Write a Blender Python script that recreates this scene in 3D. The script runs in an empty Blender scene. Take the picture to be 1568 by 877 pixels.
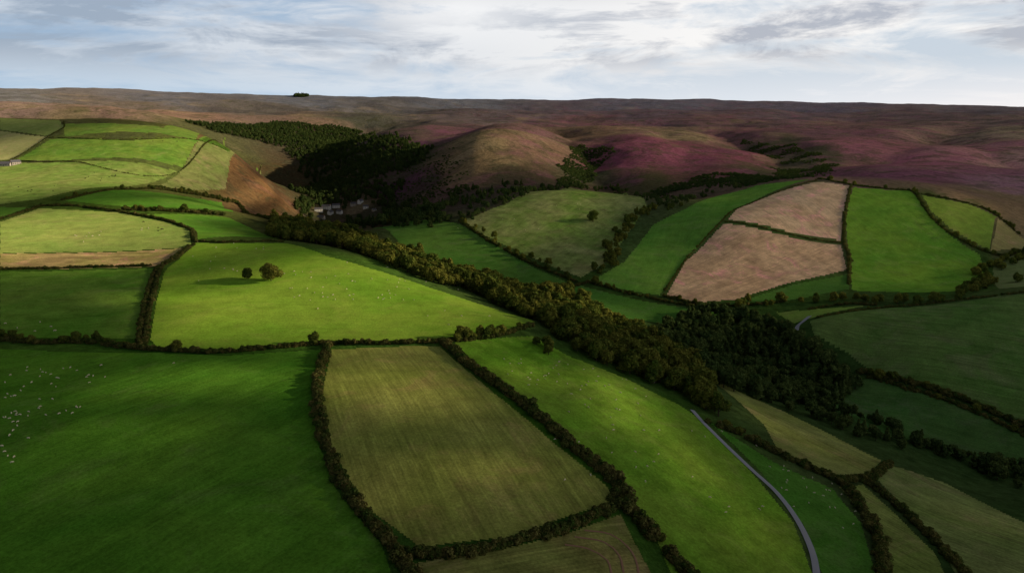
import bpy, bmesh, math, random, time
import numpy as np
from mathutils import Vector
random.seed(7); rng=np.random.default_rng(7)
scene=bpy.context.scene
# ---- survey: ground points are given as bearings taken from a drone 130 m above datum and intersected with the terrain
F=1060.0; CX,CY=784.0,438.5; CZ=130.0; PITCH=math.radians(14.44)
sp,cp=math.sin(PITCH),math.cos(PITCH)
def ray(px,py):
    a=(px-CX)/F; b=(py-CY)/F
    return np.array([a, cp-b*sp, -sp-b*cp])
ctrl="""0,877,173;300,877,173;600,877,176;900,877,190;1100,877,210;1250,877,225;1400,877,235;1568,877,240
0,700,235;250,700,235;500,700,240;750,700,248;950,700,270;1150,700,315;1250,700,340;1400,720,350;1568,750,345;1330,640,430
1568,600,460;1400,560,500;1250,500,560;1568,480,560;1400,470,600;1568,448,600;1280,480,600
1080,465,660;1300,450,690;1500,435,720;1020,450,690;1250,278,1050;1110,340,880;1290,370,860;1300,285,1030;1200,400,790
1400,295,1000;1450,400,800;1568,375,850;1520,320,950;1568,330,980;1568,300,1200;1568,250,1700;1568,210,2600;1568,180,4200
1300,250,1600;1300,220,2200;1300,200,3000;1300,180,4500
870,288,1100;760,320,980;980,310,1020;870,430,720;800,380,830;930,380,830;710,345,920;580,350,900;650,345,930;760,440,700;700,400,780
850,450,680;950,460,670;1050,480,640;1180,520,580;1250,560,530;1350,620,460;1450,680,405;1568,740,360
1000,345,930;1000,380,840;1130,300,1050;960,280,1400;1050,260,1700;1050,230,2100;900,250,1800;950,200,2700;900,180,4500
700,290,1350;640,260,1700;760,222,1800;640,310,1200;560,330,1100;800,290,1250;700,240,1750;750,205,2000;900,240,1900;840,200,2500
510,320,1250;450,290,1450;480,260,1900;430,230,2500;500,215,2500;600,200,2700;600,185,3800;350,205,2600;300,190,2900
0,240,1250;0,300,900;150,290,920;200,240,1200;350,210,1500;400,250,1350;380,300,1150;100,185,1700;0,180,1700;250,192,1650
0,170,2400;200,170,2600;0,160,3500;0,150,4500;250,157,4500;450,165,4500;700,168,4500;1100,172,4500
0,135,6500;250,139,6500;450,146,6500;700,150,6500;1000,153,6500;1250,158,6500;1568,164,6500
0,400,560;250,400,575;0,330,760;200,325,780;290,350,700;360,320,900;430,365,720
230,520,380;500,525,385;820,490,470;560,410,560;690,450,520;480,375,640;400,440,490;600,470,460
560,385,740;470,345,950;520,350,960;600,375,850;680,410,760;740,430,700;900,480,610;850,500,500;950,560,420;1000,540,490;1100,600,420
0,530,365;0,450,470;900,560,390;800,560,365;700,530,380;0,600,295;250,600,300;500,600,297;700,600,305"""
C=[]
for s in ctrl.replace("\n",";").split(";"):
    px,py,Y=map(float,s.split(",")); d=ray(px,py); t=Y/d[1]
    C.append((d[0]*t/Y,math.log(Y),CZ+d[2]*t))
for u,Y,z in [(-1.3,150,0),(-1.3,400,10),(-1.3,800,40),(-1.3,1500,100),(-1.3,4000,200),(-1.3,7000,330),
   (1.3,150,-60),(1.3,300,-60),(1.3,500,-30),(1.3,900,0),(1.3,1500,5),(1.3,4000,50),(1.3,7000,120),
   (-1,45,3),(0,45,0),(1,45,-25),(-1,100,2),(0,100,0),(.9,110,-35),
   (-.74,9500,250),(-.3,9500,180),(0,9500,120),(.4,9500,80),(.8,9500,40),(-1,16000,100),(0,16000,60),(1,16000,0)]:
    C.append((u,math.log(Y),z))
C=np.array(C); N=len(C)
def kern(r2): return 0.5*r2*np.log(r2+1e-12)
dd=(C[:,None,0]-C[None,:,0])**2+(C[:,None,1]-C[None,:,1])**2
A=np.zeros((N+3,N+3)); A[:N,:N]=kern(dd)+np.eye(N)*8e-4
Pm=np.c_[np.ones(N),C[:,:2]]; A[:N,N:]=Pm; A[N:,:N]=Pm.T
W=np.linalg.solve(A,np.r_[C[:,2],0,0,0])
def tps(u,v):
    out=W[N]+W[N+1]*u+W[N+2]*v
    for i in range(N): out=out+W[i]*kern((u-C[i,0])**2+(v-C[i,1])**2)
    return out
def hsh(ix,iy,s):
    n=(ix.astype(np.int64)*374761393+iy.astype(np.int64)*668265263+s*974711)&0x7fffffff
    n=((n^(n>>13))*1274126177)&0x7fffffff
    return ((n^(n>>16))&0xffff)/65535.0
def vn(x,y,s=0):
    ix=np.floor(x);iy=np.floor(y);fx=x-ix;fy=y-iy
    fx=fx*fx*(3-2*fx);fy=fy*fy*(3-2*fy)
    a=hsh(ix,iy,s);b=hsh(ix+1,iy,s);c=hsh(ix,iy+1,s);d=hsh(ix+1,iy+1,s)
    return (a*(1-fx)+b*fx)*(1-fy)+(c*(1-fx)+d*fx)*fy-0.5
def sst(a,b,x):
    t=np.clip((x-a)/(b-a),0,1); return t*t*(3-2*t)
NU,NV=1250,1050
us=np.linspace(-1.3,1.3,NU); v0,v1=math.log(45),math.log(16000)
vs=np.linspace(v0,v1,NV)
cu,cv=np.linspace(-1.3,1.3,420),np.linspace(v0,v1,480)
UU,VV=np.meshgrid(cu,cv); Zc=tps(UU,VV)
def bil(Z,ua,va,u,v):
    fu=np.clip((u-ua[0])/(ua[-1]-ua[0])*(len(ua)-1),0,len(ua)-1.001)
    fv=np.clip((v-va[0])/(va[-1]-va[0])*(len(va)-1),0,len(va)-1.001)
    i=fu.astype(int);j=fv.astype(int);a=fu-i;b=fv-j
    return (Z[j,i]*(1-a)+Z[j,i+1]*a)*(1-b)+(Z[j+1,i]*(1-a)+Z[j+1,i+1]*a)*b
UU,VV=np.meshgrid(us,vs); Yg=np.exp(VV); Xg=UU*Yg
Zg=bil(Zc,cu,cv,UU,VV)
moor=sst(1150,2200,Yg)*(1-0.3*sst(5000,6500,Yg))
Zg=Zg+1.3*vn(Xg/55,Yg/55,1)+0.4*vn(Xg/17,Yg/17,2)
Zg=Zg+moor*(26*vn(Xg/420,Yg/520,3)+17*vn(Xg/190,Yg/220,4)+7*vn(Xg/80,Yg/90,5)+2.5*vn(Xg/30,Yg/35,6))+sst(2500,4500,Yg)*40*vn(Xg/900,Yg/700,7)
def segdist(pts,wob=0):
    best=np.full(Xg.shape,1e9)
    X=Xg+wob*vn(Xg/160,Yg/160,31)*2; Yq=Yg+wob*vn(Xg/160,Yg/160,32)*2
    for (x1,y1),(x2,y2) in zip(pts[:-1],pts[1:]):
        dx,dy=x2-x1,y2-y1; t=np.clip(((X-x1)*dx+(Yq-y1)*dy)/(dx*dx+dy*dy),0,1)
        best=np.minimum(best,np.hypot(X-x1-t*dx,Yq-y1-t*dy))
    return best
def W3(s):
    r=[]
    for q in s.split(";"):
        px,py,Y=map(float,q.split(",")); d=ray(px,py); r.append((d[0]*Y/d[1],Y))
    return r
for s,dep,wd in [("500,320,1280;475,270,1700;465,235,2300;510,210,2900;560,195,3600",-62,190),
  ("990,300,1200;930,270,1500;900,250,1800;885,225,2200;850,205,2800",-36,105),
  ("1250,268,1400;1215,245,1800;1150,218,2300;1100,200,3000",-34,105),
  ("590,310,1300;620,265,1650;680,225,2300;720,205,2900",-24,130),
  ("455,235,2250;330,205,2200;150,200,2150;-50,190,2200",-60,230),
  ("1330,240,1800;1400,215,2500;1480,200,3200",-26,110),("1560,250,1700;1480,225,2300;1420,205,2900",-22,90),
  ("1050,262,1500;1060,235,2000;1020,210,2600",-12,70),
  ("800,190,3500;1000,188,3700;1250,190,3500",-40,260),("600,175,4600;300,170,4300;50,165,4000",-55,350),("700,165,5300;1200,170,5300",-45,350),
  ("650,275,1450;720,240,1700;765,215,2100;800,205,2500",20,180),("1000,250,1700;1010,215,2300",12,190)]:
    Zg=Zg+dep*np.exp(-(segdist(W3(s),35)/wd)**1.6)
def H(x,y):
    x=np.asarray(x,float);y=np.maximum(np.asarray(y,float),46)
    return bil(Zg,us,vs,x/y,np.log(y))
tt=np.exp(np.linspace(math.log(80),math.log(9000),3000))
def P(p):
    d=ray(p[0],p[1])
    if len(p)>2:
        t=p[2]/d[1]; return (d[0]*t,p[2])
    x=d[0]*tt;y=d[1]*tt;z=CZ+d[2]*tt
    h=H(x,y); k=np.argmax(z<h)
    if k==0: k=2500
    a=(z[k-1]-h[k-1]);b=(h[k]-z[k]); f=a/(a+b+1e-9)
    t=tt[k-1]+(tt[k]-tt[k-1])*f
    return (float(d[0]*t),float(d[1]*t))
def PL(s): return [P([float(v) for v in q.split(",")]) for q in s.split(";")]
# ---------------- materials
def newmat(name):
    m=bpy.data.materials.new(name); m.use_nodes=True; nt=m.node_tree; nt.nodes.clear(); return m,nt
def nd(nt,t,**k):
    n=nt.nodes.new(t)
    for a,b in k.items(): setattr(n,a,b)
    return n
def noise(nt,vec,scale,detail=4,rough=.6,dist=0):
    n=nd(nt,'ShaderNodeTexNoise'); n.inputs['Scale'].default_value=scale; n.inputs['Detail'].default_value=detail
    n.inputs['Roughness'].default_value=rough; n.inputs['Distortion'].default_value=dist
    nt.links.new(vec,n.inputs['Vector']); return n.outputs['Fac']
def mapr(nt,val,a,b,c,d):
    n=nd(nt,'ShaderNodeMapRange'); nt.links.new(val,n.inputs[0])
    for i,x in enumerate((a,b,c,d)): n.inputs[i+1].default_value=x
    return n.outputs[0]
def mth(nt,op,a,b=None):
    n=nd(nt,'ShaderNodeMath',operation=op)
    for i,x in enumerate((a,b)):
        if x is None: continue
        if isinstance(x,(int,float)): n.inputs[i].default_value=x
        else: nt.links.new(x,n.inputs[i])
    return n.outputs[0]
def mixc(nt,fac,a,b,mode='MIX'):
    n=nd(nt,'ShaderNodeMix',data_type='RGBA',blend_type=mode)
    for s,x in ((n.inputs[0],fac),(n.inputs[6],a),(n.inputs[7],b)):
        if isinstance(x,(int,float)): s.default_value=x
        elif isinstance(x,tuple): s.default_value=(*x,1)
        else: nt.links.new(x,s)
    return n.outputs[2]
def scl(nt,c,k):
    cm=nd(nt,'ShaderNodeVectorMath',operation='SCALE'); nt.links.new(c,cm.inputs[0])
    if isinstance(k,(int,float)): cm.inputs['Scale'].default_value=k
    else: nt.links.new(k,cm.inputs['Scale'])
    return cm.outputs[0]
def mapn(nt,tc,rot,sc):
    mp=nd(nt,'ShaderNodeMapping'); mp.inputs['Rotation'].default_value=(0,0,rot); nt.links.new(tc,mp.inputs[0])
    m2=nd(nt,'ShaderNodeMapping'); m2.inputs['Scale'].default_value=sc; nt.links.new(mp.outputs[0],m2.inputs[0]); return m2.outputs[0]
def out(nt,col,bump=None,bs=.5,bd=.3,rough=1):
    b=nd(nt,'ShaderNodeBsdfDiffuse'); b.inputs['Roughness'].default_value=rough
    nt.links.new(col,b.inputs['Color'])
    if bump is not None:
        bn=nd(nt,'ShaderNodeBump'); bn.inputs['Strength'].default_value=bs; bn.inputs['Distance'].default_value=bd
        nt.links.new(bump,bn.inputs['Height']); nt.links.new(bn.outputs[0],b.inputs['Normal'])
    o=nd(nt,'ShaderNodeOutputMaterial'); nt.links.new(b.outputs[0],o.inputs[0])
def field_mat(name,ca,cb,ang,stripe=.3,patch=.5):
    m,nt=newmat(name); tc=nd(nt,'ShaderNodeTexCoord').outputs['Object']; r=-math.radians(ang)
    st=noise(nt,mapn(nt,tc,r,(.012,.38,.1)),1,3,.65)
    st2=noise(nt,mapn(nt,tc,r,(.05,1.2,.1)),1,2,.5)
    big=noise(nt,tc,.014,5,.6,.6); mid=noise(nt,tc,.07,6,.7,.5); fine=noise(nt,tc,.9,3,.7)
    c=mixc(nt,mapr(nt,big,.35,.65,0,1),ca,cb)
    dry=mapr(nt,noise(nt,tc,.03,8,.72,1.2),.52,.66,0,.6*min(1,patch*1.6))
    c=mixc(nt,dry,c,tuple(min(1,x) for x in (ca[0]*1.6+.03,ca[1]*1.03,ca[2]*1.8+.02)))
    a=mapr(nt,st,.3,.7,1-stripe,1+stripe); b=mapr(nt,st2,.3,.7,1-stripe*.6,1+stripe*.6)
    g=mapr(nt,mid,.3,.7,1-patch*.5,1+patch*.5); h=mapr(nt,fine,.3,.7,.74,1.26)
    k=mth(nt,'MULTIPLY',mth(nt,'MULTIPLY',a,b),mth(nt,'MULTIPLY',g,h))
    bh=mth(nt,'ADD',fine,mth(nt,'MULTIPLY',st,stripe*2))
    out(nt,scl(nt,c,k),bh,.5,.4)
    return m
def leaf_mat(name,ca,cb,tr=.3):
    m,nt=newmat(name); oi=nd(nt,'ShaderNodeObjectInfo'); geo=nd(nt,'ShaderNodeNewGeometry')
    tc=nd(nt,'ShaderNodeTexCoord').outputs['Object']
    n1=noise(nt,tc,.5,3,.6)
    f=mth(nt,'ADD',mth(nt,'MULTIPLY',oi.outputs['Random'],.65),mapr(nt,n1,.35,.65,-.1,.35))
    c=scl(nt,mixc(nt,f,ca,cb),mapr(nt,geo.outputs['Random Per Island'],0,1,.55,1.45))
    a=nd(nt,'ShaderNodeBsdfDiffuse'); b=nd(nt,'ShaderNodeBsdfTranslucent'); mx=nd(nt,'ShaderNodeMixShader'); mx.inputs[0].default_value=tr
    nt.links.new(c,a.inputs[0]); nt.links.new(c,b.inputs[0])
    nt.links.new(a.outputs[0],mx.inputs[1]); nt.links.new(b.outputs[0],mx.inputs[2])
    o=nd(nt,'ShaderNodeOutputMaterial'); nt.links.new(mx.outputs[0],o.inputs[0]); return m
def plain(name,c,var=.15,sc=1.5):
    m,nt=newmat(name); tc=nd(nt,'ShaderNodeTexCoord').outputs['Object']; n=noise(nt,tc,sc,4,.6)
    col=mixc(nt,n,tuple(x*(1-var) for x in c),tuple(x*(1+var) for x in c)); out(nt,col,n,.2,.05); return m
def mesh_np(name,co,faces,mat=None,smooth=True,link=True):
    me=bpy.data.meshes.new(name); k=faces.shape[1]
    me.vertices.add(len(co)); me.vertices.foreach_set('co',np.asarray(co,np.float32).ravel())
    me.loops.add(faces.size); me.loops.foreach_set('vertex_index',faces.ravel().astype(np.int32))
    me.polygons.add(len(faces)); me.polygons.foreach_set('loop_start',np.arange(0,faces.size,k,dtype=np.int32))
    me.polygons.foreach_set('use_smooth',np.full(len(faces),smooth))
    me.update(calc_edges=True)
    if mat: me.materials.append(mat)
    o=bpy.data.objects.new(name,me)
    if link: scene.collection.objects.link(o)
    return o
# ---------------- terrain
co=np.stack([Xg,Yg,Zg],-1).reshape(-1,3)
jj,ii=np.meshgrid(np.arange(NV-1),np.arange(NU-1),indexing='ij')
base=(jj*NU+ii).ravel()
faces=np.stack([base,base+1,base+NU+1,base+NU],-1)
# land cover samples: bearing, then surface colour, far rows bluish as painted haze
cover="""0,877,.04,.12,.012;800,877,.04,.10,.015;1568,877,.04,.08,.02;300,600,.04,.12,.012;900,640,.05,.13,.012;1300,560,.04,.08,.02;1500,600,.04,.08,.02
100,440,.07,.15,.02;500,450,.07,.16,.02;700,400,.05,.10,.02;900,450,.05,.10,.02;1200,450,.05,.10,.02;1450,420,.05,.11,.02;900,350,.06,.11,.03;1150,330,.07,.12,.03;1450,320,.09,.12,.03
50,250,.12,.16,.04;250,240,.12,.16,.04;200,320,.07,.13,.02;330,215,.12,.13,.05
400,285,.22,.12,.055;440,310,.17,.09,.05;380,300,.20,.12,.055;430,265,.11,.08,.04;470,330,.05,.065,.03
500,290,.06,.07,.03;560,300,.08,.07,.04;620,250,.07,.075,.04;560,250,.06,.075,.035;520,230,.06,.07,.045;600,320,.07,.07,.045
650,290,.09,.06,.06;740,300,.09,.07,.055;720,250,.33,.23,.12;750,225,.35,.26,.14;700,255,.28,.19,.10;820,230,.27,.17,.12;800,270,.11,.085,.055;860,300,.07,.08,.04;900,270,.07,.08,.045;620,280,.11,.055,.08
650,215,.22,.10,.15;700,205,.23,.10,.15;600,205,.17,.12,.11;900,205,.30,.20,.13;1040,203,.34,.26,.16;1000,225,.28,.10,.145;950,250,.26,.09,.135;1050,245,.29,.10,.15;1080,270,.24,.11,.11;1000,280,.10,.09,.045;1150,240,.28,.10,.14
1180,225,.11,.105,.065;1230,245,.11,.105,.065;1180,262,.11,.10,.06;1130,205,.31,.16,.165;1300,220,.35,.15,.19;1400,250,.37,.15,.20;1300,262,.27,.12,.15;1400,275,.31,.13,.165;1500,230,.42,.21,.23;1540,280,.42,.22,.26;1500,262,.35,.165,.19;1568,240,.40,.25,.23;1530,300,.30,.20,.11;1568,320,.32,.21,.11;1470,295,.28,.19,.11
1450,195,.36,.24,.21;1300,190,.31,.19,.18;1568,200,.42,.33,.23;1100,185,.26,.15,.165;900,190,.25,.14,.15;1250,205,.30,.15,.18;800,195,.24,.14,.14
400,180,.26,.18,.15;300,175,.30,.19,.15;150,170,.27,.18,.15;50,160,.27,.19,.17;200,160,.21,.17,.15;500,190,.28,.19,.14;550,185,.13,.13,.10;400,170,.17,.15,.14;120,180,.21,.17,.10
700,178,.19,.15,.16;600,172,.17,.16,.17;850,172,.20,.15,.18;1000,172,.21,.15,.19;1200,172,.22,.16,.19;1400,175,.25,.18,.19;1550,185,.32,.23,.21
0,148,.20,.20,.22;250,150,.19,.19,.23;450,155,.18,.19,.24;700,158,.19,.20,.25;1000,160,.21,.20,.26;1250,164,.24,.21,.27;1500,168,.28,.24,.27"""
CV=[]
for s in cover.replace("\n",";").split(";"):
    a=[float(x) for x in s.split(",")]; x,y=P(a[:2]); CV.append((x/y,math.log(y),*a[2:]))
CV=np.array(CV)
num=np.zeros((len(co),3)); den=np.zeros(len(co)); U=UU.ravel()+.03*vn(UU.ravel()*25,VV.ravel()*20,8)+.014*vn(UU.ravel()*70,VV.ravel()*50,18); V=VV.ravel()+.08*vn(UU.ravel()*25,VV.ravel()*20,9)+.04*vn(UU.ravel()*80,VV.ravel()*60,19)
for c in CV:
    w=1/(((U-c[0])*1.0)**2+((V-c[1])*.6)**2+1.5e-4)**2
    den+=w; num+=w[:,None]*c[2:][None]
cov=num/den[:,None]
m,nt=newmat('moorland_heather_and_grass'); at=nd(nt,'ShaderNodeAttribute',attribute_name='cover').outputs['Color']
tc=nd(nt,'ShaderNodeTexCoord').outputs['Object']
n1=noise(nt,tc,.004,9,.66,.8); n2=noise(nt,tc,.018,9,.7,.7); n3=noise(nt,tc,.12,5,.7); n4=noise(nt,tc,.8,3,.7)
sep=nd(nt,'ShaderNodeSeparateXYZ'); nt.links.new(tc,sep.inputs[0])
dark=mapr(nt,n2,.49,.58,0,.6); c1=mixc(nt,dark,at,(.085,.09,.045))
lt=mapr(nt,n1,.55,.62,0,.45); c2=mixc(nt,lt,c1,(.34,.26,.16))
pk=mapr(nt,noise(nt,tc,.009,7,.65,.6),.52,.62,0,.4); c2=mixc(nt,mth(nt,'MULTIPLY',pk,mapr(nt,sep.outputs[0],-700,300,0,1)),c2,(.36,.12,.21))
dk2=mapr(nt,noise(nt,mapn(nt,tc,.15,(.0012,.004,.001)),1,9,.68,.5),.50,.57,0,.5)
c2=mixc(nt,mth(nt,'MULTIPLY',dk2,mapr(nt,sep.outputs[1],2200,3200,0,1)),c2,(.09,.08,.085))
farm=mapr(nt,sep.outputs[1],1000,1300,1,0); farf=mapr(nt,sep.outputs[1],4000,6500,0,.75)  # farf: distant moor fades to cover colour, which holds painted haze
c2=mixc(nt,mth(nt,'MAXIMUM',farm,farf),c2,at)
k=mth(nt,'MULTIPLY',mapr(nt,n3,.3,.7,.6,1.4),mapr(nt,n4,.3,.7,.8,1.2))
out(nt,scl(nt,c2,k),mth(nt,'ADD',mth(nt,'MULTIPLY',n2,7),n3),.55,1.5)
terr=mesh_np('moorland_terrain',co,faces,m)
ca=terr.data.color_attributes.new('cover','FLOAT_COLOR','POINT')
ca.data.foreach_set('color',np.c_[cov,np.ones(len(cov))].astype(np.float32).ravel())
# ---------------- fields
fc=co[faces].mean(1)[:,:2]
def inpoly(pts,poly):
    x,y=pts[:,0],pts[:,1]; r=np.zeros(len(pts),bool); n=len(poly)
    for i in range(n):
        x1,y1=poly[i];x2,y2=poly[(i+1)%n]
        if y1==y2: continue
        c=((y1>y)!=(y2>y))&(x<(x2-x1)*(y-y1)/(y2-y1)+x1); r^=c
    return r
def field(name,s,ca,cb,ang=90,stripe=.15,patch=.5,off=.12,g=1.15):
    poly=PL(s); p=np.array(poly); mn=p.min(0);mx=p.max(0)
    idx=np.where((fc[:,0]>mn[0])&(fc[:,0]<mx[0])&(fc[:,1]>mn[1])&(fc[:,1]<mx[1]))[0]
    idx=idx[inpoly(fc[idx],poly)]
    if not len(idx): print('EMPTY',name); return
    if name=='pasture_field': stripe*=.45; ca=(ca[0],ca[1]*.96,ca[2]+.008); cb=(cb[0],cb[1]*.96,cb[2]+.01)
    fs=faces[idx]; uq,inv=np.unique(fs,return_inverse=True); c=co[uq].copy(); c[:,2]+=off
    mesh_np(name,c,inv.reshape(fs.shape),field_mat(name,tuple(v*g for v in ca),tuple(v*g for v in cb),ang,stripe,patch))
field('pasture_field',"300,372;360,373;440,373;500,392;560,409;640,434;690,451;760,474;820,493;760,512;680,522;500,524;340,536;245,534;230,520;240,460;252,415",(.16,.33,.018),(.23,.36,.03),5,.14,.4,g=1.15)
field('pasture_field',"0,340;60,319;180,325;260,342;290,352;292,378;0,388",(.20,.31,.055),(.26,.33,.07),10,.2,.5)
field('stubble_strip_field',"0,389;292,379;250,407;0,412",(.42,.30,.14),(.34,.30,.10),5,.3,.8)
field('pasture_field',"0,416;243,410;225,450;214,518;100,517;0,517",(.09,.23,.015),(.16,.27,.03),20,.2,.6)
field('pasture_field',"-300,530;0,535;240,541;340,545;495,535;480,600;488,680;515,750;585,835;625,950;-300,950",(.06,.19,.007),(.10,.235,.012),60,.3,.5)
field('hay_field',"508,535;672,530;760,605;850,680;935,750;935,770;780,822;645,838;565,780;510,690;492,610",(.20,.24,.045),(.28,.29,.07),112,.22,.5)
field('hay_field',"640,862;780,838;860,820;950,788;1010,900;640,950",(.14,.19,.04),(.22,.19,.06),30,.3,.7)
field('pasture_field',"695,525;820,515;870,545;960,580;1040,620;1072,642;1150,722;1215,800;1243,877;1245,950;1060,950;1000,810;955,745;850,650;740,565",(.12,.28,.012),(.20,.32,.025),118,.2,.65)
field('pasture_field',"1085,645;1180,705;1275,748;1318,800;1340,877;1345,950;1262,950;1258,877;1232,805;1165,722",(.06,.19,.012),(.09,.21,.02),118,.15,.5)
field('hay_field',"1080,575;1200,630;1300,680;1350,705;1330,725;1280,727;1190,687;1170,650",(.19,.22,.05),(.25,.26,.08),125,.22,.6)
field('hay_field',"1285,745;1322,742;1375,790;1430,845;1480,950;1362,950;1345,830;1320,785",(.15,.22,.04),(.20,.23,.06),120,.25,.6)
field('hay_field',"1340,730;1368,713;1450,740;1568,800;1700,870;1700,950;1500,950;1430,820",(.15,.21,.05),(.21,.23,.08),130,.25,.6)
field('pasture_field',"1240,492;1330,474;1568,450;1800,440;1800,740;1568,645;1450,600;1330,565;1300,540;1245,512",(.08,.165,.025),(.11,.175,.035),150,.5,.5)
field('pasture_field',"1240,598;1330,578;1450,612;1568,660;1700,720;1700,760;1568,715;1450,685;1330,660",(.05,.13,.02),(.07,.14,.025),150,.3,.5)
field('pasture_field',"1190,478;1240,474;1330,468;1240,488;1215,496",(.18,.28,.04),(.18,.29,.04),0,.1,.4)
field('pasture_field',"830,450;890,438;1000,464;1100,480;1080,495;960,490;870,470",(.06,.18,.02),(.08,.20,.02),0,.1,.4)
field('pasture_field',"570,350;630,338;700,342;790,395;875,435;830,445;760,447;700,440;650,400;610,370",(.07,.19,.02),(.10,.21,.025),40,.2,.5)
field('pasture_field',"705,340;780,310;870,287;960,295;990,315;960,360;930,400;890,425;800,388;740,360",(.14,.24,.035),(.25,.28,.09),60,.3,.9)
field('pasture_field',"902,432;955,402;1000,345;1050,320;1100,300;1160,284;1240,275;1180,295;1125,320;1100,342;1050,395;1018,442;1010,452",(.09,.24,.025),(.13,.27,.03),70,.2,.5)
field('ploughed_field',"1250,279;1302,285;1290,330;1288,368;1200,353;1114,337;1130,318;1190,295",(.54,.37,.225),(.62,.45,.29),100,.15,.6,g=1)
field('ploughed_field',"1108,343;1200,361;1288,375;1297,413;1200,435;1130,458;1070,463;1020,453;1050,400",(.48,.325,.20),(.58,.41,.26),40,.17,.7,g=1)
field('pasture_field',"1307,287;1395,293;1420,325;1450,357;1500,390;1510,420;1480,445;1305,445;1301,390;1294,330",(.11,.27,.02),(.17,.31,.025),100,.2,.5)
field('pasture_field',"1412,299;1480,312;1525,332;1515,383;1455,350;1425,322",(.18,.30,.03),(.23,.31,.04),100,.15,.5)
field('stubble_field',"1528,334;1545,347;1568,367;1600,380;1600,395;1568,380;1517,385",(.34,.28,.1),(.3,.27,.1),100,.15,.4)
field('pasture_field',"1297,420;1300,442;1200,462;1090,468;1140,460;1210,437",(.06,.16,.02),(.08,.18,.02),0,.1,.4)
field('pasture_field',"1520,402;1568,390;1640,385;1640,440;1530,442",(.13,.19,.05),(.16,.2,.06),0,.1,.4)
field('pasture_field',"0,181;90,184;98,196;72,208;0,199",(.18,.25,.06),(.2,.27,.07),10,.1,.4)
field('stubble_field',"-60,200;0,201;74,210;20,243;-60,250",(.33,.34,.14),(.30,.32,.12),10,.1,.3)
field('pasture_field',"97,190;250,196;345,208;300,216;100,209",(.12,.23,.03),(.17,.25,.035),10,.1,.6)
field('pasture_field',"78,213;200,216;350,233;395,250;280,257;100,246;22,246",(.11,.25,.025),(.18,.27,.035),10,.12,.7)
field('pasture_field',"-60,252;0,250;100,249;270,263;200,285;60,305;-60,320",(.15,.26,.04),(.21,.27,.06),170,.15,.8)
field('pasture_field',"278,262;400,253;345,290;225,287",(.16,.22,.05),(.21,.23,.07),0,.15,.8)
field('pasture_field',"100,308;190,291;260,297;340,310;358,325;210,319",(.08,.23,.015),(.11,.24,.02),0,.1,.5)
field('pasture_field',"212,329;350,333;430,366;300,367;292,350",(.10,.26,.02),(.14,.27,.02),0,.1,.5)
field('pasture_field',"-60,318;50,318;0,333;-60,345",(.08,.22,.015),(.1,.23,.02),0,.1,.4)
# ---------------- village houses
wallm=plain('white_render',(.82,.81,.78),.05,.8); wallc=plain('cream_stone',(.55,.5,.43),.12,.8); slate=plain('slate_roof',(.16,.16,.18),.2,1.2)
glass=plain('window_glass',(.03,.035,.04),.1,1); doorm=plain('painted_door',(.05,.08,.05),.1,1); brick=plain('chimney_brick',(.3,.15,.1),.15,3)
def part(par,name,v,f,mat):
    me=bpy.data.meshes.new(name); me.from_pydata([tuple(map(float,a)) for a in v],[],f); me.materials.append(mat); me.update()
    o=bpy.data.objects.new(name,me); scene.collection.objects.link(o); o.parent=par; return o
def boxv(x0,x1,y0,y1,z0,z1): return [(x0,y0,z0),(x1,y0,z0),(x1,y1,z0),(x0,y1,z0),(x0,y0,z1),(x1,y0,z1),(x1,y1,z1),(x0,y1,z1)]
BF=[(0,3,2,1),(4,5,6,7),(0,1,5,4),(1,2,6,5),(2,3,7,6),(3,0,4,7)]
HOUSES=[]
def house(px,py,L,D,Hh,rot,wm,name='white_farmhouse'):
    x,y=P((px,py)); z=float(H(x,y)); e=bpy.data.objects.new(name,None); scene.collection.objects.link(e)
    e.location=(x,y,z); e.rotation_euler=(0,0,math.radians(rot)); HOUSES.append((x,y))
    l,d=L/2,D/2; r=D*.40
    v=boxv(-l,l,-d,d,-3,Hh)+[(-l,0,Hh+r),(l,0,Hh+r)]
    part(e,'walls',v,[(0,3,2,1),(0,1,5,4),(2,3,7,6),(1,2,6,9,5),(3,0,4,8,7)],wm)
    k=r/d; o=.45; t=.22
    rv=[];rf=[]
    for s in (-1,1):
        b=len(rv); a0=(s*(d+o),Hh-o*k+.05); a1=(0,Hh+r+.05)
        for xx in (-l-o,l+o):
            rv+= [(xx,a0[0],a0[1]),(xx,a1[0],a1[1]),(xx,a1[0],a1[1]+t),(xx,a0[0],a0[1]+t)]
        rf+=[(b,b+1,b+5,b+4),(b+2,b+3,b+7,b+6),(b,b+4,b+7,b+3),(b,b+3,b+2,b+1),(b+4,b+5,b+6,b+7)]
    part(e,'roof',rv,rf,slate)
    wv=[];wf=[]
    n=max(2,int(L/3.5))
    for s in (-1,1):
        for fl in range(2 if Hh>4 else 1):
            for i in range(n):
                cx=-l+(i+.5)*L/n
                if fl==0 and i==n//2: continue
                yy=sorted((s*(d+.01),s*(d+.06))); b=len(wv)
                wv+=boxv(cx-.55,cx+.55,yy[0],yy[1],.9+fl*2.6,2.1+fl*2.6); wf+=[tuple(b+q for q in ff) for ff in BF]
    part(e,'windows',wv,wf,glass)
    cx=-l+(n//2+.5)*L/n; part(e,'door',boxv(cx-.5,cx+.5,-d-.07,-d-.01,0,2.1),BF,doorm)
    part(e,'chimney',boxv(l-1.4,l-.5,-.45,.45,Hh+r-.6,Hh+r+1.3),BF,brick)
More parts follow.
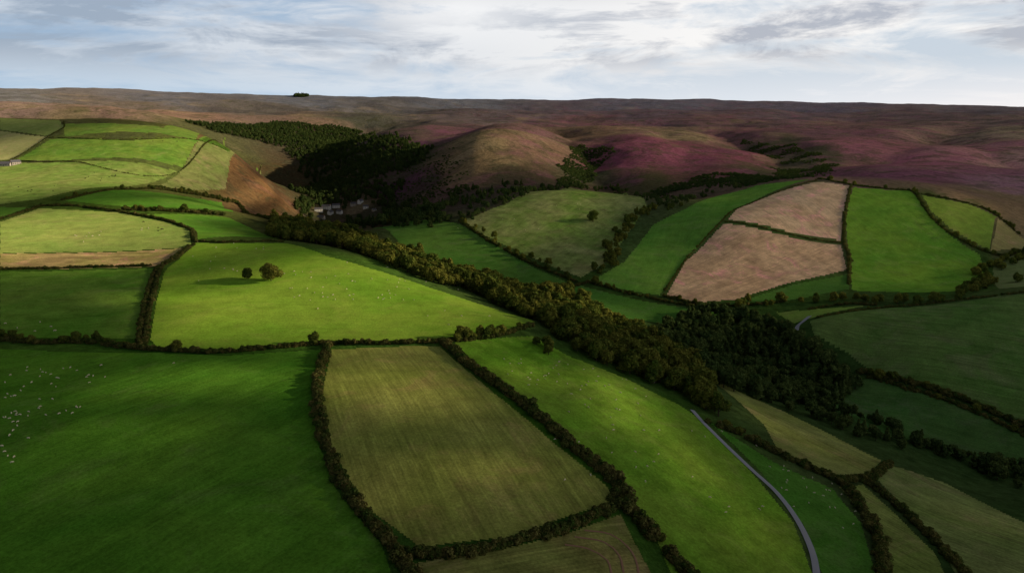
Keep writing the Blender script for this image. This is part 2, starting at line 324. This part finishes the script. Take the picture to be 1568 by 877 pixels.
for a in [(488,324,18,8,6.2,20,wallm),(500,320,20,9,6.4,-8,wallm),(515,318,17,9,6.2,12,wallm),(506,328,15,8,5.8,75,wallm),(520,327,13,8,5.6,-25,wallm),
          (541,315,13,7.5,5.4,35,wallc,'stone_cottage'),(552,311,15,8,5.8,70,wallm),(560,319,12,7,5.4,10,wallm),(492,334,16,8,3.4,-15,wallc,'stone_barn'),(573,323,9,6,3.2,40,wallc,'stone_cottage')]: house(*a)
NV_H=len(HOUSES)
for q in [(8,254,20,9,3.6,5,wallc,'stone_barn'),(24,252,14,8,4.5,60,wallc,'stone_barn')]: house(*q)
# ---------------- vegetation prototypes
leafA=leaf_mat('oak_foliage',(.065,.11,.02),(.22,.21,.04))
leafD=leaf_mat('dark_foliage',(.045,.085,.025),(.11,.145,.04))
leafH=leaf_mat('hedge_foliage',(.05,.09,.018),(.20,.165,.055))
bark=plain('bark',(.09,.07,.05))
def quads(cen,nor,size,rg):
    n=len(cen); nor=nor/np.linalg.norm(nor,axis=1)[:,None]
    t=rg.normal(size=(n,3)); t-=nor*(t*nor).sum(1)[:,None]; t/=np.linalg.norm(t,axis=1)[:,None]; b=np.cross(nor,t)
    s=(size*rg.uniform(.6,1.3,n))[:,None]; e=rg.uniform(.6,1,n)[:,None]
    v=np.stack([cen-t*s-b*s*e*.6,cen+t*s*.8-b*s*e,cen+t*s+b*s*e*.7,cen-t*s*.7+b*s*e],1).reshape(-1,3)
    return v,np.arange(4*n).reshape(-1,4)
def tube(a,b,ra,rb,n=6):
    a=np.array(a,float);b=np.array(b,float);d=b-a;d/=np.linalg.norm(d); t=np.cross(d,[.3,.9,.1]);t/=np.linalg.norm(t);w=np.cross(d,t)
    an=np.linspace(0,2*np.pi,n,endpoint=False); ring=np.cos(an)[:,None]*t+np.sin(an)[:,None]*w
    v=np.r_[a+ring*ra,b+ring*rb]; f=np.array([[i,(i+1)%n,n+(i+1)%n,n+i] for i in range(n)]); return v,f
def make_tree(name,seed,h,r,n,ls,mat,kind='broad'):
    rg=np.random.default_rng(seed); V=[];Fc=[];mi=[];o=0
    def add(v,f,m):
        nonlocal o
        V.append(v);Fc.append(f+o);mi.append(np.full(len(f),m));o+=len(v)
    cb=h*.2
    if kind=='bush': cb=0
    lobes=[]
    if kind=='broad':
        for i in range(18):
            a=rg.uniform(0,6.28); zz=rg.uniform(0,1); rr=r*math.sqrt(max(0,1-(abs(zz-.38)/.66)**2))*rg.uniform(.35,.82)
            lobes.append((rr*math.cos(a),rr*math.sin(a),cb+(h-cb)*(.12+.74*zz),r*rg.uniform(.3,.46)))
        lobes.append((0,0,cb+(h-cb)*.5,r*.62))
    elif kind=='cone':
        for i in range(18):
            zz=i/17; a=rg.uniform(0,6.28); rr=r*(1-zz)*.55
            lobes.append((rr*math.cos(a),rr*math.sin(a),cb*.6+(h-cb*.6)*zz*.93,r*(.5-.36*zz)))
    else:
        for i in range(8):
            lobes.append((rg.uniform(-r,r)*.55,rg.uniform(-r,r)*.5,h*rg.uniform(.3,.68),r*rg.uniform(.3,.5)))
    ar=np.array([l[3]**2 for l in lobes]); ar/=ar.sum()
    for l,fr in zip(lobes,ar):
        k=max(8,int(n*fr)); d=rg.normal(size=(k,3)); d/=np.linalg.norm(d,axis=1)[:,None]
        rad=l[3]*rg.uniform(.72,1.08,k)*(1+.2*np.sin(d[:,0]*5+seed)*np.cos(d[:,1]*6))
        c=np.array(l[:3])+d*rad[:,None]*np.array([1,1,.85])
        c[:,2]=np.maximum(c[:,2],.05)
        v,f=quads(c,d+rg.normal(size=(k,3))*.4,ls,rg); add(v,f,0)
    if kind!='bush':
        v,f=tube((0,0,-1.0),(0,0,cb*1.1),h*.035,h*.026,8); add(v,f,1)
        v,f=tube((0,0,cb),(rg.normal()*.4,rg.normal()*.4,h*.75),h*.026,h*.006,6); add(v,f,1)
        for l in lobes[:7]:
            v,f=tube((0,0,cb*rg.uniform(.8,1.5)),l[:3],h*.014,h*.004,5); add(v,f,1)
    ob=mesh_np(name,np.concatenate(V),np.concatenate(Fc),mat,smooth=False,link=False)
    ob.data.materials.append(bark); ob.data.polygons.foreach_set('material_index',np.concatenate(mi).astype(np.int32))
    return ob
def coll(name,obs):
    c=bpy.data.collections.new(name)
    for o in obs: c.objects.link(o)
    return c
broad=coll('broadleaf_trees',[make_tree('broadleaf_tree',10+i,*hr,2600,.5,leafA) for i,hr in enumerate([(11,5.6),(12.5,5.4),(9.5,5.2),(13,6.2),(10,4.6)])])
darkc=coll('dark_trees',[make_tree('dark_tree',30+i,*hr,2200,.5,leafD,k) for i,(hr,k) in enumerate([((12,5),'broad'),((14,4.2),'cone'),((10,4.8),'broad'),((13,5.6),'broad')])])
bushc=coll('hedge_bushes',[make_tree('hawthorn_bush',50+i,*hr,420,.28,leafH,'bush') for i,hr in enumerate([(2.9,1.9),(3.5,2.1),(2.4,1.8),(3.1,2.3)])])
gorsec=coll('gorse_bushes',[make_tree('gorse_bush',70+i,*hr,420,.4,leafD,'bush') for i,hr in enumerate([(3.5,3.6),(4.5,4.0),(2.8,3.2)])])
def animal(name,s,col):
    # one vertex per joint, grown into one continuous body with a skin
    J=[(-.42,0,.62),(-.15,0,.66),(.2,0,.64),(.42,0,.68),(.58,0,.66),(.74,0,.48),(.88,0,.36)]
    R=[.19,.25,.26,.2,.12,.1,.06]; E=[(i,i+1) for i in range(6)]
    for sx,par in ((-.4,0),(.36,3)):
        for sy in (-1,1):
            b=len(J)
            if par==0: J+=[(sx,sy*.13,.42),(sx-.1,sy*.13,.24),(sx-.06,sy*.13,.02)]
            else: J+=[(sx,sy*.12,.42),(sx+.01,sy*.12,.22),(sx,sy*.12,.02)]
            R+=[.085,.045,.035]; E+=[(par,b),(b,b+1),(b+1,b+2)]
    b=len(J); J+=[(-.6,0,.58),(-.64,0,.4)]; R+=[.05,.03]; E+=[(0,b),(b,b+1)]
    for sy in (-1,1):
        b=len(J); J.append((.7,sy*.14,.56)); R.append(.03); E.append((5,b))
    bm=bmesh.new(); sk=bm.verts.layers.skin.new()
    vs_=[bm.verts.new(tuple(q*s for q in j)) for j in J]
    for v,r in zip(vs_,R): v[sk].radius=(r*s,r*s)
    vs_[0][sk].use_root=True
    for a,b in E: bm.edges.new((vs_[a],vs_[b]))
    me=bpy.data.meshes.new(name); bm.to_mesh(me); bm.free(); me.materials.append(plain(name+'_coat',col,.1,4))
    o=bpy.data.objects.new(name,me); o.modifiers.new('skin','SKIN'); sb=o.modifiers.new('sub','SUBSURF'); sb.levels=1; sb.render_levels=1
    return o
sheepc=coll('sheep_herd',[animal('ewe',.85,(.78,.70,.52))]); cowc=coll('cow_herd',[animal('heifer',1.7,(.05,.035,.03))])
def gn_for(c):
    ng=bpy.data.node_groups.new('scatter_'+c.name,'GeometryNodeTree')
    ng.interface.new_socket('Geometry',in_out='INPUT',socket_type='NodeSocketGeometry'); ng.interface.new_socket('Geometry',in_out='OUTPUT',socket_type='NodeSocketGeometry')
    a=ng.nodes.new('NodeGroupInput');b=ng.nodes.new('NodeGroupOutput'); ip=ng.nodes.new('GeometryNodeInstanceOnPoints'); ci=ng.nodes.new('GeometryNodeCollectionInfo')
    ci.inputs['Collection'].default_value=c; ci.inputs['Separate Children'].default_value=True; ci.inputs['Reset Children'].default_value=True
    ip.inputs['Pick Instance'].default_value=True
    ng.links.new(a.outputs[0],ip.inputs['Points']); ng.links.new(ci.outputs[0],ip.inputs['Instance'])
    for nm,ty,s in (('rot','FLOAT_VECTOR','Rotation'),('scl','FLOAT_VECTOR','Scale'),('idx','INT','Instance Index')):
        n=ng.nodes.new('GeometryNodeInputNamedAttribute'); n.data_type=ty; n.inputs[0].default_value=nm; ng.links.new(n.outputs[0],ip.inputs[s])
    ng.links.new(ip.outputs[0],b.inputs[0]); return ng
GN={}; LANEPTS=[]
def scatter(name,xy,c,s0=.8,s1=1.2,sink=.0,clear=True):
    xy=np.array(xy,float)
    if clear and len(xy):
        for (hx,hy) in HOUSES[:NV_H]:
            dx=xy[:,0]-hx; dy=xy[:,1]-hy
            xy=xy[~((np.abs(dx+dy*.25)<15)&(dy<12)&(dy>-120))]
    if clear and len(xy) and len(LANEPTS):
        L=np.array(LANEPTS); dm=np.min(np.hypot(xy[:,None,0]-L[None,:,0],xy[:,None,1]-L[None,:,1]),axis=1); xy=xy[dm>5]
    if not len(xy): print('NOSC',name); return
    n=len(xy); me=bpy.data.meshes.new(name); me.vertices.add(n)
    p=np.c_[xy,H(xy[:,0],xy[:,1])-sink]; me.vertices.foreach_set('co',p.astype(np.float32).ravel())
    s=rng.uniform(s0,s1,n); sc=np.c_[s*rng.uniform(.9,1.1,n),s*rng.uniform(.9,1.1,n),s*rng.uniform(.85,1.15,n)]
    rz=rng.uniform(0,6.28,n)
    for nm,ty,dat in (('rot','FLOAT_VECTOR',np.c_[np.zeros(n),np.zeros(n),rz]),('scl','FLOAT_VECTOR',sc)):
        a=me.attributes.new(nm,ty,'POINT'); a.data.foreach_set('vector',dat.astype(np.float32).ravel())
    a=me.attributes.new('idx','INT','POINT'); a.data.foreach_set('value',rng.integers(0,len(c.objects),n).astype(np.int32))
    o=bpy.data.objects.new(name,me); scene.collection.objects.link(o)
    if c.name not in GN: GN[c.name]=gn_for(c)
    md=o.modifiers.new('scatter','NODES'); md.node_group=GN[c.name]; return o
def catmull(p,step):
    p=[np.array(q) for q in p]; p=[2*p[0]-p[1]]+p+[2*p[-1]-p[-2]]; r=[]
    for i in range(1,len(p)-2):
        L=np.linalg.norm(p[i+1]-p[i]); n=max(2,int(L/step))
        for k in range(n):
            t=k/n; r.append(.5*((2*p[i])+(-p[i-1]+p[i+1])*t+(2*p[i-1]-5*p[i]+4*p[i+1]-p[i+2])*t*t+(-p[i-1]+3*p[i]-3*p[i+1]+p[i+2])*t**3))
    r.append(p[-2]); return np.array(r)
# ---------------- lanes
road=plain('weathered_asphalt',(.34,.34,.37),.12,.6)
def lane(s,w,name='country_lane',mat=None,lift=.3):
    r=catmull(PL(s),2.5); d=np.gradient(r,axis=0); d/=np.linalg.norm(d,axis=1)[:,None]; nrm=np.c_[-d[:,1],d[:,0]]
    cols=[]
    for k in (-1,-.33,.33,1):
        q=r+nrm*k*w/2; cols.append(np.c_[q,H(q[:,0],q[:,1])+lift+(.05 if abs(k)<.5 else 0)])
    v=np.stack(cols,1).reshape(-1,3); f=[]
    for i in range(len(r)-1):
        for k in range(3): f.append([i*4+k,i*4+k+1,i*4+4+k+1,i*4+4+k])
    mesh_np(name,v,np.array(f),mat or road); return r
LANEPTS+=list(lane("1060,628;1075,645;1110,680;1150,718;1190,755;1220,795;1240,835;1250,877;1252,950",2.7)[::2])
LANEPTS+=list(lane("1240,484;1230,492;1221,500;1219,514",3.6)[::2])
rut=plain('bare_earth_rut',(.30,.17,.11),.2,.8)
for s in ["895,812;935,818;962,838;975,862;980,900","880,822;925,830;948,850;955,877","865,834;900,840;930,858;938,890"]: lane(s,.8,'wheel_track',rut,.24)
def hedge(s,step=1.3,w=.7,s0=.75,s1=1.25,trees=0,name='hedgerow'):
    r=catmull(PL(s),step); r=np.r_[r,r]+rng.normal(size=(2*len(r),2))*w
    # gaps and thin stretches
    keep=vn(r[:,0]/9,r[:,1]/9,61)+.5+rng.uniform(-.1,.1,len(r))>.14; r=r[keep]
    scatter(name,r,bushc,s0*.75,s1*.95,sink=.2,clear=False)
    if trees:
        k=r[rng.random(len(r))<trees]; scatter('hedgerow_trees',k,broad,.3,.7)
hedge("-150,518;0,522;60,526;130,525;240,536;340,540;440,531;500,527;600,526;680,523;760,515;815,499",1.3,.7,trees=.012)
hedge("502,530;490,570;487,620;498,680;520,735;558,790;600,835;635,890;650,950",1.1,.7,.9,1.4)
hedge("680,526;720,562;780,604;840,652;890,697;945,742;972,790;1005,830;1050,877;1090,930",1.0,.85,.9,1.7)
hedge("632,850;700,850;780,832;860,811;935,780;948,755",1.0,.8,.8,1.3)
hedge("300,371;292,352;262,341;230,333;180,324;120,316;60,316",1.6,.8,trees=.01)
hedge("297,375;272,395;247,411;236,450;226,490;222,530",1.4,.45,.6,1.0)
hedge("290,377;262,398;240,412;226,450;217,490;212,530",1.4,.45,.6,1.0)
hedge("-80,415;0,413;100,411;180,409;245,406",1.5,.6,.6,1.0)
hedge("300,370;360,371;440,371",1.6,.6,.6,1.0)
hedge("60,317;0,336;-60,350",1.8,.6)
hedge("95,307;180,291;230,289",2,.6,trees=.03); hedge("190,322;260,324;340,330",1.6,1.4,.9,1.8,.08); hedge("230,289;290,297;345,308;375,325;440,348",2,2,1.0,2.2,.15)
hedge("703,338;740,364;790,392;840,415;882,432",1.8,.9,.8,1.4,.03)
hedge("1303,284;1294,330;1293,372;1301,395;1300,435",1.8,.8,.8,1.2); hedge("1110,340;1200,357;1290,372",2,.5,.6,.9)
hedge("1250,277;1190,295;1128,320;1103,341;1055,392;1018,445",2.2,.5,.5,.8); hedge("1018,454;1070,466;1140,468;1200,463",1.8,.8,.8,1.3,.03)
hedge("1400,294;1420,324;1450,354;1512,387;1540,392;1568,386;1620,380",2,.9,.8,1.4,.05); hedge("1410,297;1480,311;1527,331;1560,358",2,.8,.7,1.2,.02); hedge("1250,275;1302,283;1400,293",2,1,.7,1.3,.05)
hedge("900,433;960,449;1020,462;1095,476",1.8,.8,.8,1.3,.05); hedge("820,448;860,442;900,433",1.8,.8)
hedge("1180,690;1250,722;1290,742;1320,780;1345,830;1352,877;1360,940",1.1,.9,.9,1.5); hedge("1275,735;1330,733;1362,711",1.2,.8,.8,1.3); hedge("1322,735;1380,780;1432,830;1475,877;1510,930",1.1,.8,.8,1.3)
hedge("1315,570;1400,588;1500,622;1568,655;1680,700",1.4,1.2,.9,1.6,.03); hedge("1330,578;1400,598;1500,634;1568,668",1.5,1,.7,1.2,.02)
hedge("1240,474;1300,466;1340,468",1.8,.8); hedge("1250,487;1270,483;1330,474;1450,462;1568,448;1700,440",1.8,.6,.6,1,.02)
hedge("75,211;200,214;345,230",3,.6,.5,.8,.01); hedge("20,246;100,247;280,259;400,252",3,.5,.5,.8); hedge("97,187;97,196;75,209;20,244",3,.5,.5,.8)
hedge("1090,650;1140,668;1180,690",1.3,1.5,1,1.6,.06)
def wood(name,s,c,sp,s0=.8,s1=1.2,jit=.45,prob=1):
    pl=PL(s); p=np.array(pl); mn=p.min(0);mx=p.max(0)
    gx,gy=np.meshgrid(np.arange(mn[0],mx[0],sp),np.arange(mn[1],mx[1],sp)); g=np.c_[gx.ravel(),gy.ravel()]
    g=g+rng.uniform(-jit,jit,g.shape)*sp
    gw=g+np.c_[vn(g[:,0]/60,g[:,1]/60,41),vn(g[:,0]/60,g[:,1]/60,42)]*sp*6
    g=g[inpoly(gw,pl)]
    if prob<1:
        k=vn(g[:,0]/45,g[:,1]/45,43)+.5+rng.uniform(-.15,.15,len(g)); g=g[k<prob]
    scatter(name,g,c,s0,s1)
def treeline(name,s,c,step,w,s0=.7,s1=1.1):
    r=catmull(PL(s),step); r=r+rng.normal(size=r.shape)*w; scatter(name,r,c,s0,s1)
wood('valley_woodland',"425,360,740;440,350,880;520,360,930;600,380,830;680,410,750;745,432,690;690,452,560;640,434,580;560,405,640;480,380,690",broad,9,.75,1.3)
wood('valley_woodland',"700,445,640;740,430,700;830,458,650;900,476,610;1000,505,570;1060,545,510;1110,590,440;1170,645,370;1190,680,345;1100,640,375;1040,612,395;960,575,420;870,540,440;815,505,475;760,470,545",broad,8.5,.75,1.4)
wood('valley_woodland',"1000,500,600;1100,487,640;1170,490,620;1200,520,575;1290,560,520;1310,600,475;1200,600,440;1120,600,430;1050,545,510",darkc,8.5,.75,1.3)
treeline('hedgerow_trees',"-5,520;12,518;32,524",broad,3,1.5,.35,.6); treeline('hedgerow_trees',"100,525;135,524;165,527",broad,4,1.5,.3,.5); treeline('hedgerow_trees',"700,521;730,517;770,515",broad,3.5,2,.35,.65)
treeline('hedgerow_trees',"828,530;845,535;850,545",broad,4,2,.4,.7); treeline('hedgerow_trees',"955,765;985,800;1010,825",broad,7,1.5,.2,.35)
treeline('stream_trees',"1190,620;1260,645;1330,668;1440,695;1568,745;1700,790",darkc,4,4.5,.5,.95)
treeline('stream_trees',"1200,600;1280,630;1400,675;1568,730;1700,775",darkc,4,4,.4,.85)
treeline('stream_trees',"1120,475;1180,464;1300,460;1370,466;1460,458;1500,440;1540,435;1600,430",broad,9,5,.5,.9)
treeline('stream_trees',"1500,445;1520,410;1560,395;1620,388",broad,7,5,.5,1)
treeline('gully_trees',"915,420;935,395;940,375;965,345;990,325;1040,318",broad,6,6,.5,1)
treeline('gully_trees',"700,338;725,350;750,365;780,385;840,408;880,430",broad,16,3,.4,.8)
treeline('gully_trees',"560,350;620,335;700,335;760,315;860,287",darkc,7,9,.5,.9)
treeline('gully_trees',"870,285;940,288;1000,310;1080,300;1160,280;1230,274",darkc,8,8,.4,.8)
wood('combe_woodland',"440,310;475,280;445,245;470,222;520,212;600,212;640,222;660,240;620,262;600,290;640,325;700,338;560,350;500,345",darkc,15,.8,1.4,.45,.8)
wood('combe_woodland',"570,350,930;640,300,1250;720,290,1400;800,290,1350;870,282,1250;800,300,1150;700,338,950",darkc,16,.6,1.1,.45,.5)
wood('conifer_plantation',"285,188;430,188;560,202;530,222;455,245;430,222;340,205",darkc,15,.9,1.3)
wood('gorse_thicket',"850,288;855,262;870,240;885,222;940,228;925,250;905,275;880,288",gorsec,7,.7,1.3,.45,.75)
wood('gorse_thicket',"1135,214;1180,222;1260,236;1280,252;1240,272;1200,275;1185,245",gorsec,7.5,.6,1.2,.45,.6)
wood('gorse_thicket',"1000,290;1080,270;1180,270;1220,278;1160,282;1080,302;1010,312",gorsec,8,.7,1.3,.45,.6)
wood('gorse_thicket',"560,275;640,235;690,222;700,262;720,300;640,310",gorsec,11,.6,1.1,.45,.5)
treeline('village_trees',"440,345;470,338;540,348;600,345",broad,8,6,.5,.9)
wood('clump_of_trees',"450,147;472,147;472,149;450,149",darkc,14,1.5,2)
for i,(px,py,h,r) in enumerate([(415,430,13.5,7.6),(380,427,8,4.4),(908,340,15,9)]):
    o=make_tree('oak_tree',90+i,h,r,6000,.4,leafA); scene.collection.objects.link(o); x,y=P((px,py)); o.location=(x,y,float(H(x,y)))
# ---------------- livestock
def flock(name,spec,c,s0=.9,s1=1.15):
    pts=[]
    for px,py,rx,ry,n in spec:
        for _ in range(n): pts.append(P((px+rng.normal()*rx,py+rng.normal()*ry)))
    scatter(name,pts,c,s0,s1,clear=False)
flock('sheep_flock',[(60,632,38,5,18),(60,600,45,14,14),(15,690,14,14,7),(60,575,50,4,12),(130,560,60,6,8),(15,640,10,25,7)],sheepc)
flock('sheep_flock',[(490,455,18,8,14),(590,456,8,4,6),(400,400,50,14,12),(520,430,60,14,18),(330,395,25,10,8),(700,490,40,8,5),(560,445,50,12,10)],sheepc,1,1.2)
flock('sheep_flock',[(830,580,45,22,26),(940,595,40,20,16),(930,640,50,40,16),(1000,700,60,35,12),(770,555,25,14,8),(1130,760,40,40,8)],sheepc)
flock('sheep_flock',[(1210,735,25,15,12),(1260,765,20,10,8),(1300,785,8,12,4)],sheepc)
flock('sheep_flock',[(150,362,25,4,8),(215,352,10,2,4),(60,500,30,6,6),(440,320,20,5,4),(840,310,60,12,8),(780,340,30,14,6)],sheepc,1.2,1.4)
flock('cattle_herd',[(170,272,28,5,12),(60,290,40,5,8),(230,350,10,3,4),(310,300,12,4,4),(250,215,20,3,5)],cowc)
# ---------------- camera, sun, sky
cam=bpy.data.objects.new('camera',bpy.data.cameras.new('camera')); scene.collection.objects.link(cam); scene.camera=cam
cam.location=(0,0,CZ); cam.rotation_euler=(math.pi/2-PITCH,0,0); cam.data.sensor_width=36; cam.data.lens=36*F/1568; cam.data.clip_end=60000; cam.data.clip_start=1
EL=math.radians(15); AZ=math.radians(3)
Ld=np.array([math.cos(EL)*math.cos(AZ),math.cos(EL)*math.sin(AZ),math.sin(EL)])
sl=bpy.data.lights.new('sun','SUN'); sl.energy=5; sl.angle=math.radians(.5); sl.color=(1,.82,.55)
so=bpy.data.objects.new('sun',sl); scene.collection.objects.link(so)
so.rotation_euler=Vector(Ld).to_track_quat('Z','Y').to_euler(); so.location=(500,0,400)
w=bpy.data.worlds.new('World'); scene.world=w; w.use_nodes=True; nt=w.node_tree; nt.nodes.clear()
sky=nd(nt,'ShaderNodeTexSky',sky_type='NISHITA'); sky.sun_disc=False; sky.sun_elevation=EL; sky.sun_rotation=math.pi/2-AZ
tc=nd(nt,'ShaderNodeTexCoord').outputs['Generated']; sep=nd(nt,'ShaderNodeSeparateXYZ'); nt.links.new(tc,sep.inputs[0])
X,Yy,Zz=sep.outputs
def mapping(sc,loc=(0,0,0)):
    mp=nd(nt,'ShaderNodeMapping'); mp.inputs['Scale'].default_value=sc; mp.inputs['Location'].default_value=loc; nt.links.new(tc,mp.inputs[0]); return mp.outputs[0]
nA=noise(nt,mapping((2.2,2.2,17),(3.3,1,0)),1,10,.55,.5); nB=noise(nt,mapping((7,7,26),(1,5,2)),1,10,.64,.7); nC=noise(nt,mapping((3.2,3.2,15),(7,2,4)),1,10,.62,.6)
side=mapr(nt,X,-.5,.25,0,1)
mask=mapr(nt,mth(nt,'ADD',mth(nt,'ADD',mth(nt,'MULTIPLY',nA,.6),mth(nt,'MULTIPLY',nB,.4)),mapr(nt,Zz,.04,.1,-.03,.05)),.44,.54,0,1)
grey=mapr(nt,mth(nt,'ADD',mth(nt,'MULTIPLY',nC,.6),mth(nt,'MULTIPLY',nB,.4)),.46,.55,0,1)
blue=mixc(nt,side,(.33,.47,.66),(.60,.68,.78))
cloudc=mixc(nt,side,(.60,.67,.77),(1.0,.98,.97))
shade=mixc(nt,side,(.33,.41,.53),(.45,.48,.56))
cc_=mixc(nt,mth(nt,'MULTIPLY',grey,mapr(nt,Zz,.03,.075,0,.95)),cloudc,shade)
# a bright break in the cloud a little left of straight ahead
brk=mth(nt,'MULTIPLY',mapr(nt,mth(nt,'ABSOLUTE',mth(nt,'ADD',X,.09)),.03,.20,1,0),mapr(nt,Zz,.075,.115,0,1))
cc_=mixc(nt,mth(nt,'MULTIPLY',brk,.8),cc_,(.98,.98,.99))
cl=mixc(nt,mask,blue,cc_)
base_=mixc(nt,.92,scl(nt,sky.outputs[0],.10),cl)
hz=mapr(nt,Zz,0,.06,.85,0); base_=mixc(nt,hz,base_,mixc(nt,side,(.46,.63,.80),(.80,.84,.89)))
glow=mth(nt,'MULTIPLY',mapr(nt,X,.3,.65,0,.7),mapr(nt,Zz,0,.05,1,0)); base_=mixc(nt,glow,base_,(1.0,.93,.90))
dk=mapr(nt,Zz,.13,.26,1,.12)
bg=nd(nt,'ShaderNodeBackground'); bg.inputs[1].default_value=1; nt.links.new(scl(nt,base_,dk),bg.inputs[0])
o=nd(nt,'ShaderNodeOutputWorld'); nt.links.new(bg.outputs[0],o.inputs[0])
scene.view_settings.view_transform='Standard'
# ---------------- added out-of-view cloud sheet, density shaped to shade the ground
lit="""600,445,260,75,1;330,455,110,70,.9;130,355,230,50,1;140,470,75,13,.8;200,440,40,12,.5;330,600,140,38,.9;200,610,38,24,.85;135,680,38,30,.8;60,750,40,32,.8;610,580,120,45,.9;760,700,150,40,.6;700,770,120,30,.5
940,605,110,50,1;1040,690,90,60,.8;1140,800,80,60,.4;800,550,70,20,.7;1180,370,165,95,1;1325,372,85,30,1;1400,396,55,8,.9;1480,335,70,30,1;820,330,120,45,.85;200,240,330,65,1;740,230,90,25,1;860,475,200,40,1;590,395,170,32,1;1190,650,90,30,.7;400,290,60,22,1;520,318,80,12,1;1450,770,90,40,.35;1130,300,90,12,.8;330,320,110,14,.8;1100,520,60,18,.5;480,225,120,20,.6"""
LB=[]
for s in lit.replace("\n",";").split(";"):
    px,py,rx,ry,st=map(float,s.split(",")); x,y=P((px,py)); h=float(H(x,y)); dep=(CZ-h)/y
    LB.append((x-h*Ld[0]/Ld[2],y-h*Ld[1]/Ld[2],rx*y/F,min(max(ry*y/F/max(dep,.05),15),.28*y),st))
gx=np.arange(-2000,2400,12.);gy=np.arange(-300,2300,12.); GX,GY=np.meshgrid(gx,gy)
wx=GX+70*vn(GX/150,GY/150,21)+30*vn(GX/50,GY/50,22); wy=GY+70*vn(GX/150,GY/150,23)+30*vn(GX/50,GY/50,24)
tr=np.ones_like(GX)
for x,y,a,b,st in LB: tr*=1-st*np.exp(-(((wx-x)/a)**2+((wy-y)/b)**2)**2.3)
den=.95*tr*(1-sst(1350,1900,GY+200*vn(GX/300,GY/300,25)))*sst(-2000,-1700,GX)*(1-sst(2000,2400,GX))
CH=550; t=CH/Ld[2]
cc=np.stack([GX+Ld[0]*t,GY+Ld[1]*t,np.full_like(GX,CH)+12*vn(GX/200,GY/200,5)],-1).reshape(-1,3)
ny,nx=GX.shape; jj,ii=np.meshgrid(np.arange(ny-1),np.arange(nx-1),indexing='ij'); b=(jj*nx+ii).ravel()
m,nt=newmat('shadow_cloud_mask'); at=nd(nt,'ShaderNodeAttribute',attribute_name='shade_mask').outputs['Fac']
d1=nd(nt,'ShaderNodeBsdfDiffuse'); d1.inputs[0].default_value=(.8,.8,.82,1); d2=nd(nt,'ShaderNodeBsdfTransparent'); mx=nd(nt,'ShaderNodeMixShader')
nt.links.new(at,mx.inputs[0]); nt.links.new(d2.outputs[0],mx.inputs[1]); nt.links.new(d1.outputs[0],mx.inputs[2]); o=nd(nt,'ShaderNodeOutputMaterial'); nt.links.new(mx.outputs[0],o.inputs[0])
cl=mesh_np('cloud',cc,np.stack([b,b+1,b+nx+1,b+nx],-1),m)
a=cl.data.attributes.new('shade_mask','FLOAT','POINT'); a.data.foreach_set('value',den.astype(np.float32).ravel())
